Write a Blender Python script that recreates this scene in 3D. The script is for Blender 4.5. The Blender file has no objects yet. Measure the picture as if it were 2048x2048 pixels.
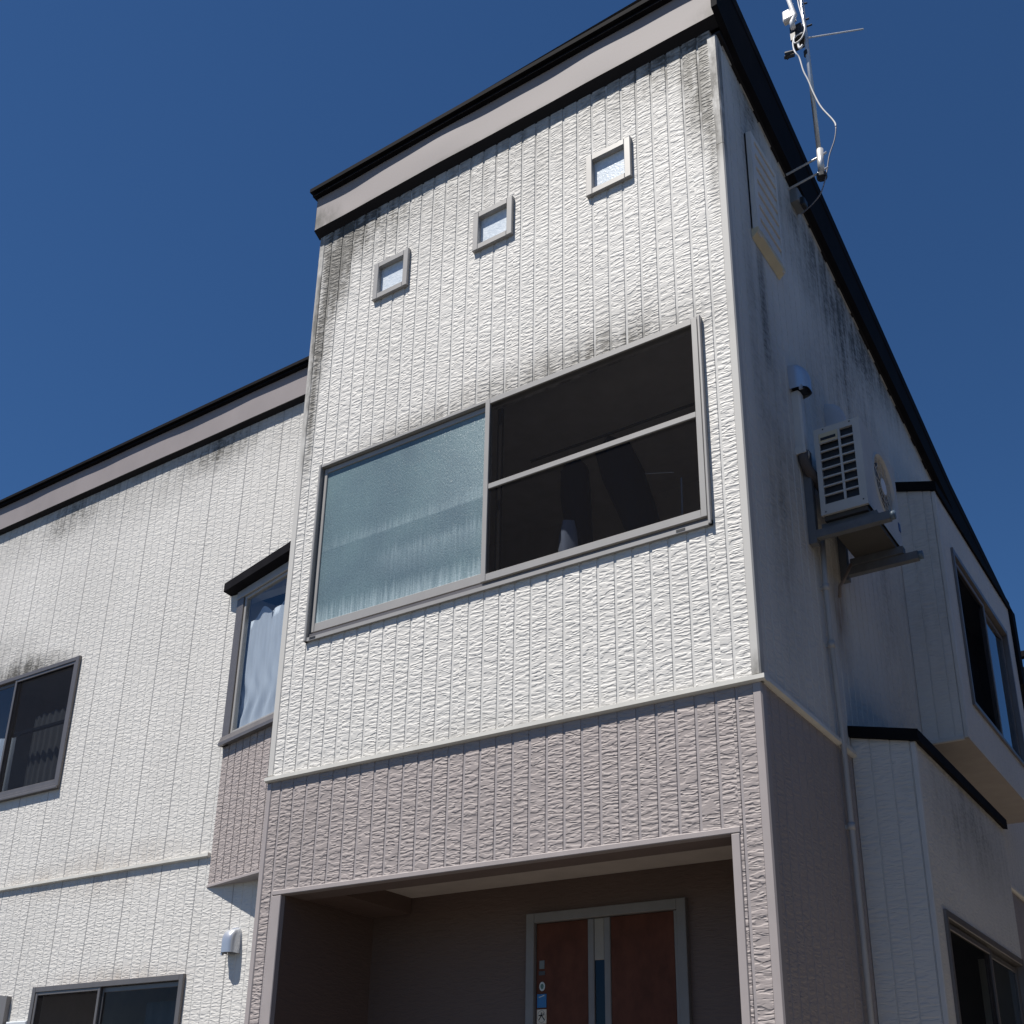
import bpy, math, random
from mathutils import Vector, Matrix
random.seed(7)
S = bpy.context.scene
COL = S.collection

# ------------------------------------------------------------------ camera
def cam_basis(yaw, pitch, roll):
    cy, sy, cp, sp = math.cos(yaw), math.sin(yaw), math.cos(pitch), math.sin(pitch)
    f = Vector((-sy*cp, cy*cp, sp)); r = Vector((cy, sy, 0)); u = r.cross(f)
    c, s = math.cos(roll), math.sin(roll)
    return c*r+s*u, -s*r+c*u, f
CR, CU, CF = cam_basis(0.62020, 0.38730, 0.02920)
CAM = Vector((5.3218, -5.2707, 1.3165))
cd = bpy.data.cameras.new('camera'); cam = bpy.data.objects.new('camera', cd); COL.objects.link(cam)
M = Matrix((CR, CU, -CF)).transposed().to_4x4(); M.translation = CAM
cam.matrix_world = M
cd.sensor_fit = 'HORIZONTAL'; cd.sensor_width = 36.0; cd.lens = 2336.4/2048*36
cd.shift_x = (1024-954.4)/2048; cd.shift_y = (1368.3-1024)/2048
cd.clip_start = 0.05; cd.clip_end = 2000
S.camera = cam

# ------------------------------------------------------------------ light
SUN = Vector((-0.52, -1.0, 2.28)).normalized()          # towards the sun
w = bpy.data.worlds.new('World'); S.world = w; w.use_nodes = True
wn, wl = w.node_tree.nodes, w.node_tree.links
bg = wn['Background']; sky = wn.new('ShaderNodeTexSky'); sky.sky_type = 'NISHITA'
sky.sun_disc = False
sky.sun_elevation = math.asin(SUN.z); sky.sun_rotation = math.atan2(SUN.x, SUN.y)
sky.altitude = 4000; sky.air_density = 1.5; sky.dust_density = 0.0; sky.ozone_density = 10.0
hs = wn.new('ShaderNodeHueSaturation'); hs.inputs['Saturation'].default_value = 1.085; hs.inputs['Value'].default_value = 1.05
wl.new(sky.outputs[0], hs.inputs['Color']); wl.new(hs.outputs[0], bg.inputs['Color']); bg.inputs['Strength'].default_value = 0.055
sd = bpy.data.lights.new('sun', 'SUN'); sd.energy = 5.0; sd.angle = math.radians(0.53); sd.color = (1.0, 0.955, 0.885)
so = bpy.data.objects.new('sun', sd); COL.objects.link(so)
so.rotation_euler = SUN.to_track_quat('Z', 'Y').to_euler(); so.location = (-4, -10, 25)
S.view_settings.view_transform = 'Standard'; S.view_settings.look = 'None'
S.view_settings.gamma = 1; S.view_settings.use_curve_mapping = False
S.view_settings.exposure = 0.5

# ------------------------------------------------------------------ scene helpers
def tag(o, label=None, cat=None, group=None, kind=None):
    if label: o['label'] = label
    if cat: o['category'] = cat
    if group: o['group'] = group
    if kind: o['kind'] = kind
    return o
def empty(name, loc, label, cat, group=None):
    o = bpy.data.objects.new(name, None); COL.objects.link(o); o.location = loc
    o.empty_display_size = 0.1
    return tag(o, label, cat, group)
class T:                                                # local (u, depth inwards, z) -> world
    def __init__(s, o, du, dn): s.o, s.du, s.dn = Vector(o), Vector(du), Vector(dn)
    def __call__(s, u, d, z): 
        p = s.o+s.du*u+s.dn*d
        return (p.x, p.y, p.z+z)
ID = T((0, 0, 0), (1, 0, 0), (0, 1, 0))
class MB:
    def __init__(s, t=ID): s.v, s.f, s.t, s.sm = [], [], t, False
    def add(s, vs, fs):
        n = len(s.v); s.v += [s.t(*p) for p in vs]; s.f += [tuple(n+i for i in f) for f in fs]; return s
    def box(s, x0, x1, y0, y1, z0, z1):
        return s.add([(x0,y0,z0),(x1,y0,z0),(x1,y1,z0),(x0,y1,z0),(x0,y0,z1),(x1,y0,z1),(x1,y1,z1),(x0,y1,z1)],
              [(0,3,2,1),(4,5,6,7),(0,1,5,4),(1,2,6,5),(2,3,7,6),(3,0,4,7)])
    def cbox(s, x0, x1, y0, y1, z0, z1, c=.004):        # box with chamfered front (y0) edges
        a = [(x0,y1,z0),(x1,y1,z0),(x1,y1,z1),(x0,y1,z1)]
        b = [(x0,y0+c,z0),(x1,y0+c,z0),(x1,y0+c,z1),(x0,y0+c,z1)]
        d = [(x0+c,y0,z0+c),(x1-c,y0,z0+c),(x1-c,y0,z1-c),(x0+c,y0,z1-c)]
        fs = [(3,2,1,0),(8,9,10,11)]
        for i in range(4):
            j = (i+1) % 4
            fs += [(i,j,4+j,4+i),(4+i,4+j,8+j,8+i)]
        return s.add(a+b+d, fs)
    def rect(s, x0, x1, z0, z1, y): return s.add([(x0,y,z0),(x1,y,z0),(x1,y,z1),(x0,y,z1)], [(0,1,2,3)])
    def prism(s, prof, u0, u1):                          # profile in (depth, z) swept along u
        n = len(prof)
        return s.add([(u0, d, z) for d, z in prof]+[(u1, d, z) for d, z in prof],
              [tuple(range(n)), tuple(range(2*n-1, n-1, -1))]+[(i, n+i, n+(i+1) % n, (i+1) % n) for i in range(n)])
    def tube(s, pts, r, n=8, cap=True, r1=None):
        pts = [Vector(p) for p in pts]; k0 = len(s.v); up = None
        m = len(pts)
        for i, p in enumerate(pts):
            d = (pts[min(i+1, m-1)]-pts[max(i-1, 0)]).normalized()
            if up is None:
                up = Vector((0, 0, 1)) if abs(d.z) < .9 else Vector((1, 0, 0))
            a = d.cross(up).normalized(); up = a.cross(d).normalized()
            rr = r if r1 is None else r+(r1-r)*i/max(1, m-1)
            for j in range(n):
                t = 2*math.pi*j/n
                q = p+a*(rr*math.cos(t))+up*(rr*math.sin(t)); s.v.append(s.t(*q))
        for i in range(m-1):
            for j in range(n):
                s.f.append((k0+i*n+j, k0+i*n+(j+1) % n, k0+(i+1)*n+(j+1) % n, k0+(i+1)*n+j))
        if cap:
            s.f.append(tuple(k0+j for j in range(n))[::-1]); s.f.append(tuple(k0+(m-1)*n+j for j in range(n)))
        return s
    def build(s, name, mat, parent=None, smooth=False, **kw):
        me = bpy.data.meshes.new(name); me.from_pydata(s.v, [], s.f); me.update()
        if mat: me.materials.append(mat)
        if smooth:
            for p in me.polygons: p.use_smooth = True
        o = bpy.data.objects.new(name, me); COL.objects.link(o)
        if parent is not None:
            o.parent = parent
            o.matrix_parent_inverse = Matrix.Translation(-world_loc(parent))
        if kw: tag(o, **kw)
        return o
def world_loc(o):
    l = o.location.copy()
    if o.parent: l = Vector((0, 0, 0)) if o.type == 'MESH' else l+world_loc(o.parent)
    return l

# ------------------------------------------------------------------ materials
def srgb(r, g, b):
    f = lambda c: (c/255/12.92) if c <= 10 else ((c/255+.055)/1.055)**2.4
    return (f(r), f(g), f(b), 1)
class NT:
    def __init__(s, name):
        s.m = bpy.data.materials.new(name); s.m.use_nodes = True
        s.n, s.l = s.m.node_tree.nodes, s.m.node_tree.links
        s.b = s.n['Principled BSDF']
    def node(s, t, **kw):
        x = s.n.new(t)
        for k, v in kw.items(): setattr(x, k, v)
        return x
    def set(s, sock, val):
        if hasattr(val, 'is_output') or isinstance(val, bpy.types.NodeSocket): s.l.new(val, sock)
        else: sock.default_value = val
    def math(s, op, a, b=None, clamp=False):
        x = s.node('ShaderNodeMath', operation=op, use_clamp=clamp); s.set(x.inputs[0], a)
        if b is not None: s.set(x.inputs[1], b)
        return x.outputs[0]
    def vmath(s, op, a, b=None):
        x = s.node('ShaderNodeVectorMath', operation=op); s.set(x.inputs[0], a)
        if b is not None: s.set(x.inputs[1], b)
        return x.outputs['Value'] if op == 'LENGTH' else x.outputs[0]
    def pos(s, rnd=False):
        p = s.node('ShaderNodeNewGeometry').outputs['Position']
        if rnd:
            r = s.node('ShaderNodeObjectInfo').outputs['Random']
            c = s.node('ShaderNodeCombineXYZ')
            for i, k in enumerate((13., 7., 29.)): s.l.new(s.math('MULTIPLY', r, k), c.inputs[i])
            p = s.vmath('ADD', p, c.outputs[0])
        return p
    def noise(s, vec, sc, detail=2, rough=.5, dist=0.):
        x = s.node('ShaderNodeTexNoise'); s.l.new(s.vmath('MULTIPLY', vec, sc), x.inputs['Vector'])
        x.inputs['Scale'].default_value = 1; x.inputs['Detail'].default_value = detail
        x.inputs['Roughness'].default_value = rough; x.inputs['Distortion'].default_value = dist
        return x.outputs[0]
    def ramp(s, f, a, b, lo=0., hi=1.):
        x = s.node('ShaderNodeMapRange'); s.set(x.inputs[0], f)
        for i, v in enumerate((a, b, lo, hi)): x.inputs[i+1].default_value = v
        return x.outputs[0]
    def mix(s, f, a, b, mode='MIX'):
        x = s.node('ShaderNodeMix', data_type='RGBA', blend_type=mode)
        s.set(x.inputs[0], f); s.set(x.inputs[6], a); s.set(x.inputs[7], b)
        return x.outputs[2]
    def bump(s, h, dist, strength=1.):
        x = s.node('ShaderNodeBump'); x.inputs['Distance'].default_value = dist; x.inputs['Strength'].default_value = strength
        s.l.new(h, x.inputs['Height']); s.l.new(x.outputs[0], s.b.inputs['Normal'])
    def stains(s, lst):
        p = s.pos(); tot = None
        for c, r, k in lst:
            d = s.vmath('LENGTH', s.vmath('DIVIDE', s.vmath('SUBTRACT', p, c), r))
            v = s.math('MULTIPLY', s.math('SUBTRACT', 1., d, clamp=True), k)
            tot = v if tot is None else s.math('ADD', tot, v)
        return tot
def plain(name, col, rough=.5, metal=0., var=.08, sc=6., bump=0., bsc=40., spec=.5):
    t = NT(name); t.b.inputs['Roughness'].default_value = rough; t.b.inputs['Metallic'].default_value = metal
    t.b.inputs['Specular IOR Level'].default_value = spec
    n = t.noise(t.pos(), (sc, sc, sc*.6), 5, .6)
    c = tuple(col)+((1,) if len(col) == 3 else ())
    lo = tuple(x*(1-var) for x in c[:3])+(1,); hi = tuple(min(1, x*(1+var)) for x in c[:3])+(1,)
    t.l.new(t.mix(t.ramp(n, .3, .7), lo, hi), t.b.inputs['Base Color'])
    if bump: t.bump(t.noise(t.pos(), (bsc, bsc, bsc), 3), bump)
    return t.m
def siding(name, col, stain, stain_col=(.07, .065, .055, 1), amp=.0035, warm=None):
    t = NT(name); t.b.inputs['Roughness'].default_value = .62; t.b.inputs['Specular IOR Level'].default_value = .3
    pr = t.pos(True)
    h1 = t.noise(pr, (15.5, 15.5, 55), 1.6, .5, .30)
    h2 = t.noise(pr, (38, 38, 95), 2, .5, .3)
    amt = t.noise(pr, (5, 5, 9), 1)
    rg = t.node('ShaderNodeMapRange', interpolation_type='SMOOTHSTEP'); t.l.new(h1, rg.inputs[0]); rg.inputs[1].default_value = .40; rg.inputs[2].default_value = .60
    h = t.math('ADD', t.math('MULTIPLY', rg.outputs[0], t.ramp(amt, .3, .7, .55, 1.1)), t.math('ADD', t.math('MULTIPLY', h1, .5), t.math('MULTIPLY', h2, .22)))
    t.bump(h, amp)
    p = t.pos()
    big = t.noise(p, (.9, .9, .5), 4, .6)
    c = tuple(col)
    a = tuple(x*.93 for x in c)+(1,); b = tuple(min(1, x*1.04) for x in c)+(1,)
    base = t.mix(t.ramp(big, .3, .7), a, b)
    base = t.mix(t.ramp(h1, .22, .5, .3, 0.), base, tuple(x*.80 for x in c)+(1,))      # darker in the hollows of the relief
    rn = t.node('ShaderNodeObjectInfo').outputs['Random']
    base = t.mix(t.ramp(rn, 0, 1, 0, .09), base, (c[0]*.8, c[1]*.8, c[2]*.78, 1))
    st = t.stains(stain)
    tex = t.math('MULTIPLY', t.math('ADD', t.math('MULTIPLY', t.ramp(t.noise(p, (11, 11, .9), 5, .65), .35, .66), .6), t.math('MULTIPLY', t.ramp(t.noise(p, (5, 5, 3), 6, .7), .36, .64), .5)), t.ramp(h1, .72, .30, .35, 1.15))
    f = t.math('MULTIPLY', st, t.math('ADD', t.math('MULTIPLY', tex, .78), .16), clamp=True)
    base = t.mix(t.math('MINIMUM', f, .93), base, stain_col)
    if warm:
        f2 = t.math('MULTIPLY', t.stains(warm), t.ramp(t.noise(p, (6, 6, 2), 4, .6), .25, .7), clamp=True)
        base = t.mix(f2, base, (.24, .18, .13, 1))
    t.l.new(base, t.b.inputs['Base Color'])
    return t.m
def groove(name, col, stain):
    t = NT(name); t.b.inputs['Roughness'].default_value = .7; c = tuple(col)+(1,)
    f = t.math('MULTIPLY', t.stains(stain), t.ramp(t.noise(t.pos(), (6, 6, 3), 6, .7), .36, .64), clamp=True)
    t.l.new(t.mix(t.math('MINIMUM', f, .9), c, (.07, .065, .055, 1)), t.b.inputs['Base Color']); return t.m
D = 1.265; W = 3.32
FRONT = ID
WING = T((0, D, 0), (1, 0, 0), (0, 1, 0))
SIDE = T((W, 0, 0), (0, 1, 0), (-1, 0, 0))
CREAM = (.615, .597, .568); TAUPE = (.345, .302, .29)
front_stain = [((1.6,0,8.25),(2.8,1,1.05),.9), ((.25,0,8.15),(.75,1,.45),1.5), ((.10,0,7.85),(.18,1,.6),2.2), ((.0,0,7.4),(.13,1,.8),2.0),
    ((-.06,0,6.6),(.08,1,.9),1.9), ((3.17,0,7.75),(.15,1,.62),2.4), ((2.95,0,8.2),(.6,1,.35),1.3), ((3.25,0,7.2),(.05,1,.6),1.6), ((2.0,0,5.96),(1.5,1,.30),1.25), ((2.6,0,6.0),(.8,1,.5),.55),
    ((.8,0,5.95),(.7,1,.2),.8), ((1.6,0,3.66),(1.8,1,.14),.35)]
wing_stain = [((-4,D,7.9),(4.5,1,.7),.75), ((-5.2,D,5.95),(.95,1,.24),1.7), ((-5.6,D,6.1),(.7,1,.5),.8), ((-2.6,D,7.8),(.7,1,.3),1.0), ((-4.9,D,7.75),(.6,1,.3),.8)]
wing_warm = [((-3.3,D,3.63),(1.3,1,.30),.6), ((-4.5,D,3.62),(.8,1,.2),.4), ((-3.1,D,2.66),(1.2,1,.16),.7)]
side_stain = [((W,.5,7.95),(1,.35,.7),1.2), ((W,1.6,7.7),(1,1.2,.3),.9), ((W,3,7.45),(1,1.2,.3),.8), ((W,.3,6.2),(1,.13,1.2),.6), ((W,1.35,6.1),(1,.35,.7),.5), ((W,.5,6.4),(1,.1,.7),1.2), ((W,2.2,6.9),(1,1.0,1.1),1.0), ((W,.55,5.2),(1,.4,1.6),.9), ((W,2.6,5.2),(1,.5,1.4),.7), ((W,2.3,7.4),(1,2.5,.5),1.0), ((3.66,2.6,3.4),(.2,1.4,.5),1.0), ((3.5,3.1,5.6),(.3,.2,1.2),.6)]
side_warm = [((W,1.45,4.55),(1,.25,.5),1.3), ((W,1.0,4.9),(1,.2,.3),.6)]
m_cream_front = siding('cream_siding', CREAM, front_stain, warm=[((1.6,0,6.1),(1.8,1,.5),.12)])
m_cream_wing = siding('cream_siding_wing', CREAM, wing_stain, warm=wing_warm, amp=.0023)
m_cream_side = siding('cream_siding_side', CREAM, side_stain, warm=side_warm, amp=.0022)
m_taupe_front = siding('taupe_siding', TAUPE, [((.2,0,3.2),(.5,1,.6),.25), ((3.2,0,3.5),(.3,1,.4),.25)], amp=.0041)
m_taupe_side = siding('taupe_siding_side', TAUPE, [((W,3,2.),(1,.1,.1),.2)], amp=.0022)
m_groove_c = plain('cream_groove', (.56, .55, .53), .7)
m_groove_f = groove('cream_groove_front', (.56, .55, .53), front_stain)
m_groove_w = groove('cream_groove_wing', (.57, .56, .54), wing_stain)
m_groove_t = plain('taupe_groove', (.31, .28, .28), .7)
m_seal_w = plain('grey_joint_seal', (.36, .355, .35), .8)
m_seal = plain('dark_joint_seal', (.17, .17, .17), .8)
m_trim_c = plain('cream_trim', (.54, .53, .51), .5, var=.08, sc=4)
m_trim_t = plain('taupe_trim', (.345, .305, .295), .5, var=.05, sc=9)
m_belt = plain('belt_trim', (.62, .60, .55), .4, var=.07)
m_bronze = plain('bronze_sash_metal', (.35, .335, .315), .38, .1, var=.05, sc=5, spec=.6)
m_bronze_d = plain('dark_bronze_metal', (.17, .155, .15), .4, .45, var=.08)
m_fascia = plain('taupe_fascia_metal', (.27, .24, .24), .55, 0, var=.07, sc=2.0, spec=.25)
m_cap = plain('dark_roof_metal', (.010, .0095, .0115), .75, .0, var=.25, sc=5, spec=.04)
m_soffit = plain('dark_soffit', (.022, .021, .024), .7, spec=.1)
m_roof = plain('roof_sheet', (.07, .068, .072), .5)
m_room = plain('dim_room', (.50, .475, .46), .9, spec=.1)
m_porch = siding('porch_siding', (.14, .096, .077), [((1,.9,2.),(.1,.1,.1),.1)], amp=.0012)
m_ceil = plain('porch_ceiling', (.55, .49, .43), .7)
m_lintel = plain('brown_lintel', (.17, .13, .115), .7)
m_doorf = plain('door_frame_metal', (.23, .215, .20), .55, 0, spec=.2)
m_doorp = plain('brown_door_panel', (.105, .036, .020), .6, var=.2, sc=14, spec=.15)
m_black = plain('black_plastic', (.015, .015, .017), .5)
m_white = plain('white_plastic', (.72, .72, .72), .4)
m_acw = plain('ac_casing_paint', (.50, .49, .47), .5, var=.06, spec=.25)
m_galv = plain('galvanised_steel', (.115, .12, .13), .65, .0, var=.15, sc=12)
m_alu = plain('hood_metal', (.52, .54, .58), .32, .6, var=.04)
m_silv = plain('antenna_metal', (.62, .61, .60), .35, .5)
m_pipe = plain('conduit_paint', (.42, .40, .38), .5, var=.08)
m_cable = plain('white_cable', (.70, .69, .68), .5)
m_beige = plain('beige_soffit', (.33, .29, .26), .7)
m_yellow = plain('yellowed_plastic', (.58, .50, .34), .5)
m_louv = plain('louver_plastic', (.60, .58, .55), .5)

def glass(name, tint=(.75, .8, .82), ior=1.5):
    t = NT(name); t.n.remove(t.b); out = t.n['Material Output']
    tr = t.node('ShaderNodeBsdfTransparent'); tr.inputs[0].default_value = tuple(tint)+(1,)
    gl = t.node('ShaderNodeBsdfGlossy'); gl.inputs['Roughness'].default_value = .01; gl.inputs[0].default_value = (.95, .97, 1, 1)
    bp = t.node('ShaderNodeBump'); bp.inputs['Distance'].default_value = .002; bp.inputs['Strength'].default_value = .25
    t.l.new(t.noise(t.pos(), (2, 2, 2), 2), bp.inputs['Height']); t.l.new(bp.outputs[0], gl.inputs['Normal'])
    lw_ = t.node('ShaderNodeLayerWeight'); lw_.inputs[0].default_value = .5; f0 = ((ior-1)/(ior+1))**2
    fac = t.math('ADD', t.math('MULTIPLY', t.math('POWER', lw_.outputs['Facing'], 5.), 1-f0), f0, clamp=True)
    mx = t.node('ShaderNodeMixShader'); t.l.new(fac, mx.inputs[0]); t.l.new(tr.outputs[0], mx.inputs[1]); t.l.new(gl.outputs[0], mx.inputs[2])
    t.l.new(mx.outputs[0], out.inputs[0]); return t.m
m_glass = glass('clear_glass', (.86, .90, .93), 1.75)
m_glass_d = glass('dim_glass', (.35, .38, .42), 1.7)
def screen(name, a):
    t = NT(name); out = t.n['Material Output']; t.b.inputs['Base Color'].default_value = (.015, .0145, .0165, 1); t.b.inputs['Roughness'].default_value = .9
    t.b.inputs['Specular IOR Level'].default_value = .0
    tr = t.node('ShaderNodeBsdfTransparent'); mx = t.node('ShaderNodeMixShader'); mx.inputs[0].default_value = a
    t.l.new(tr.outputs[0], mx.inputs[1]); t.l.new(t.b.outputs[0], mx.inputs[2]); t.l.new(mx.outputs[0], out.inputs[0]); return t.m
m_screen = screen('insect_screen', .48); m_screen_l = screen('insect_screen_light', .58)
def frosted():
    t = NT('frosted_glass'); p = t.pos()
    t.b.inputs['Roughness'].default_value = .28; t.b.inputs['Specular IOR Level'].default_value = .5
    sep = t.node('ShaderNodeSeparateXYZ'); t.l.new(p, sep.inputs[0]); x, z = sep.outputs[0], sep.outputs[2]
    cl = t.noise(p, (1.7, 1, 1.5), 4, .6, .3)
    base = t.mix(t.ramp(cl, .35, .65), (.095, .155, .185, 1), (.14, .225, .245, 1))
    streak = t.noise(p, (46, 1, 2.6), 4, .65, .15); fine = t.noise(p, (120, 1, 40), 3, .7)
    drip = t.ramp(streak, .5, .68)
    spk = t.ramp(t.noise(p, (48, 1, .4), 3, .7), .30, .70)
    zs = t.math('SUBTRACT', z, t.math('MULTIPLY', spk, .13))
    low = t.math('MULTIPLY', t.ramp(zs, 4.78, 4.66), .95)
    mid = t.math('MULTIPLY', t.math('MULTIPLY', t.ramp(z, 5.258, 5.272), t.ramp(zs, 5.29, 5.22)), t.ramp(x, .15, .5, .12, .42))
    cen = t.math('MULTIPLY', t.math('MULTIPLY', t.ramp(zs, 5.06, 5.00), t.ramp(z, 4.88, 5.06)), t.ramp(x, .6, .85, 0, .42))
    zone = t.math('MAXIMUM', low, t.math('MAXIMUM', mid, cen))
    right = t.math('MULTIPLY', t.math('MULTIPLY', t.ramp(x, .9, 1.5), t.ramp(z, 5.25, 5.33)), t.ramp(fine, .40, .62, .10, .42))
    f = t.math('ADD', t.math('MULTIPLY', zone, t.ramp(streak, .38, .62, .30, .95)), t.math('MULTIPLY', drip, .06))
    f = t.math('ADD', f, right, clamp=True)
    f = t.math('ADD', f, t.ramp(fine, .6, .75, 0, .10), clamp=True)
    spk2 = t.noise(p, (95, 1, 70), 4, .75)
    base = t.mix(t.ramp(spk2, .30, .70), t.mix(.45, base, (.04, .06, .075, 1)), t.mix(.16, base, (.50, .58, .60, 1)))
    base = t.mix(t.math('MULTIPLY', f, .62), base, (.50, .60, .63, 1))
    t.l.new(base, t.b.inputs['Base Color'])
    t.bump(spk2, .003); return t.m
m_frost = frosted()
def frost_small():
    t = NT('pale_pattern_glass'); p = t.pos(); t.b.inputs['Roughness'].default_value = .25
    n = t.noise(p, (40, 40, 40), 3, .6); t.l.new(t.mix(t.ramp(n, .3, .7), (.56, .63, .70, 1), (.74, .79, .84, 1)), t.b.inputs['Base Color'])
    t.bump(t.noise(p, (70, 70, 70), 2), .002); return t.m
m_frost_s = frost_small()
def fabric(name, col, tr=.25):
    t = NT(name); out = t.n['Material Output']; p = t.pos()
    n = t.noise(p, (30, 30, 4), 3); c = tuple(col)
    t.l.new(t.mix(t.ramp(n, .3, .7), tuple(x*.85 for x in c)+(1,), c+(1,)), t.b.inputs['Base Color']); t.b.inputs['Roughness'].default_value = .9
    if tr:
        tl = t.node('ShaderNodeBsdfTranslucent'); tl.inputs[0].default_value = c+(1,)
        mx = t.node('ShaderNodeMixShader'); mx.inputs[0].default_value = tr
        t.l.new(t.b.outputs[0], mx.inputs[1]); t.l.new(tl.outputs[0], mx.inputs[2]); t.l.new(mx.outputs[0], out.inputs[0])
    return t.m
m_curt = fabric('white_curtain', (.62, .66, .72)); m_curt_d = fabric('grey_curtain', (.26, .26, .27))
m_cloth_d = fabric('dark_cloth', (.007, .0085, .016), 0); m_cloth_b = fabric('blue_cloth', (.20, .24, .34), 0)
def ground_mat():
    t = NT('ground_paving'); p = t.pos(); n = t.noise(p, (1.2, 1.2, 1), 6, .65); f = t.noise(p, (60, 60, 60), 3)
    t.l.new(t.mix(t.ramp(n, .3, .7), (.050, .047, .043, 1), (.068, .064, .058, 1)), t.b.inputs['Base Color']); t.b.inputs['Roughness'].default_value = .9
    t.bump(f, .004); return t.m

# ------------------------------------------------------------------ ground
MB().rect(0, 1, 0, 1, 0)
g = MB(); g.add([(-400,-400,0),(400,-400,0),(400,400,0),(-400,400,0)], [(0,1,2,3)])
g.build('ground', ground_mat(), kind='structure')
MB().add([(3.36,-1,.006),(8.15,-1,.006),(8.15,13,.006),(3.36,13,.006)], [(0,1,2,3)]).build('bounce_strip', plain('bounce_strip_concrete', (.27, .24, .205), .9, var=.2, sc=2), kind='structure')  # unseen pale strip, added to bounce light onto the lower side walls

# ------------------------------------------------------------------ house
house = empty('house', (0, 0, 0), 'two storey house with cream and taupe ribbed siding and dark roof edge', 'house')
P = .11375
def pieces(u0, u1, z0, z1, holes):
    us = sorted({u0, u1, *[max(u0, min(u1, h[i])) for h in holes for i in (0, 1)]})
    out = []
    for a, b in zip(us, us[1:]):
        if b-a < .004: continue
        m = (a+b)/2; zs = [(z0, z1)]
        for h in holes:
            if h[0] <= m <= h[1]:
                zs = [q for s0, s1 in zs for q in ((s0, min(s1, h[2])), (max(s0, h[3]), s1)) if q[1]-q[0] > .004]
        out += [(a, b, c, d) for c, d in zs]
    return out
def sided_wall(t, u0, u1, z0, z1, holes, mb, mg, off=0., joint=3, ztop=None, gap=.0135, depth=.006, seal=.0034, thick=.1, ms=None):
    """backing sheet + one board per strip between the vertical grooves"""
    wl_ = MB(t)
    zt = ztop or (lambda u: z1)
    if ztop:
        wl_.add([(u0,depth,z0),(u1,depth,z0),(u1,depth,zt(u1)),(u0,depth,zt(u0))], [(0,1,2,3)])
    else:
        for a, b, c, d in pieces(u0, u1, z0, z1, holes): wl_.box(a, b, depth, depth+thick, c, d)
    wall = wl_.build('wall', mg, house)
    k0 = math.floor((u0-off)/P); k1 = math.ceil((u1-off)/P)
    sl = MB(t); ns = 0
    for k in range(k0, k1):
        a, b = off+k*P, off+(k+1)*P
        bu0, bu1 = max(u0, a+gap/2), min(u1, b-gap/2)
        if bu1-bu0 < .012: continue
        for x0, x1, c, d in pieces(bu0, bu1, z0, min(zt(bu0), zt(bu1)) if ztop else z1, holes):
            m = MB(t); c0 = .003 if x0 == bu0 else 0; c1 = .003 if x1 == bu1 else 0
            top0, top1 = (zt(x0), zt(x1)) if ztop and abs(d-min(zt(bu0), zt(bu1))) < 1e-6 else (d, d)
            m.add([(x0,depth,c),(x1,depth,c),(x1,depth,top1),(x0,depth,top0),(x0+c0,0,c),(x1-c1,0,c),(x1-c1,0,top1),(x0+c0,0,top0)],
                  [(4,5,6,7),(0,4,7,3),(5,1,2,6),(3,7,6,2),(0,1,5,4)])
            m.build('siding_board', mb, wall)
        if seal and (k-joint) % 4 == 0 and a > u0+.02 and a < u1-.02:
            for x0, x1, c, d in pieces(a-gap/2+.0005, a-gap/2+.0005+seal, z0, min(zt(a), z1) if not ztop else zt(a), holes):
                sl.box(x0, x1, depth-.0025, depth+.002, c, d); ns += 1
    if ns: sl.build('joint_seal', ms or m_seal, wall, kind='stuff')
    return wall
# openings (x0, x1, z0, z1)
BW = (.104, 3.112, 4.570, 5.978)
SW = [(.495, .828, 7.298, 7.642), (1.420, 1.757, 7.303, 7.643), (2.353, 2.690, 7.303, 7.647)]
BELT = 3.634
sided_wall(FRONT, -.086, 3.277, BELT-.01, 8.26, [BW]+SW, m_cream_front, m_groove_f, 0, 3, depth=.0047)
GATE = (.012, 3.160, -1, 2.868)
sided_wall(FRONT, -.086, 3.277, 0, BELT-.012, [GATE], m_taupe_front, m_groove_t, 0, 2, depth=.0048)
WW = (-6.12, -4.272, 4.540, 5.940); LW = (-4.134, -2.152, 1.25, 2.652)
WJ = -5.807
sided_wall(WING, -9.0, -.135, BELT-.012, 8.0, [WW, (-1.99, -.14, 4.62, 5.98)], m_cream_wing, m_groove_w, WJ, 0, depth=.003, gap=.0075, seal=.0052, ms=m_seal_w)
sided_wall(WING, -9.0, -.135, 0, BELT-.014, [LW], m_cream_wing, m_groove_w, WJ, 0, depth=.003, gap=.0075, seal=.0052, ms=m_seal_w)
zl = lambda y: 8.176-.2035*y                              # underside of the sloping verge at the side wall
sided_wall(SIDE, .012, 7.5, BELT-.01, 8.2, [], m_cream_side, m_groove_c, 0, 2, ztop=zl, depth=.004, gap=.010)
sided_wall(SIDE, .012, 7.5, 0, BELT-.012, [], m_taupe_side, m_groove_t, 0, 2, depth=.004, gap=.010)
# plain hidden faces that close the volume
for q in ((-.125, -.02, .012, D, 0, 8.24), (-9.0, 3.2, 7.4, 7.5, 0, 6.6), (-9.0, -8.9, D+.12, 7.4, 0, 7.9)): MB().box(*q).build('wall', m_trim_c, house)

# corner trims, belts
def trim(t, u0, u1, z0, z1, mat, y0=-.004, y1=.03, name='corner_trim', c=.006):
    return MB(t).cbox(u0, u1, y0, y1, z0, z1, c).build(name, mat, house)
trim(FRONT, -.131, -.086, 0, BELT-.035, m_trim_t); 
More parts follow.
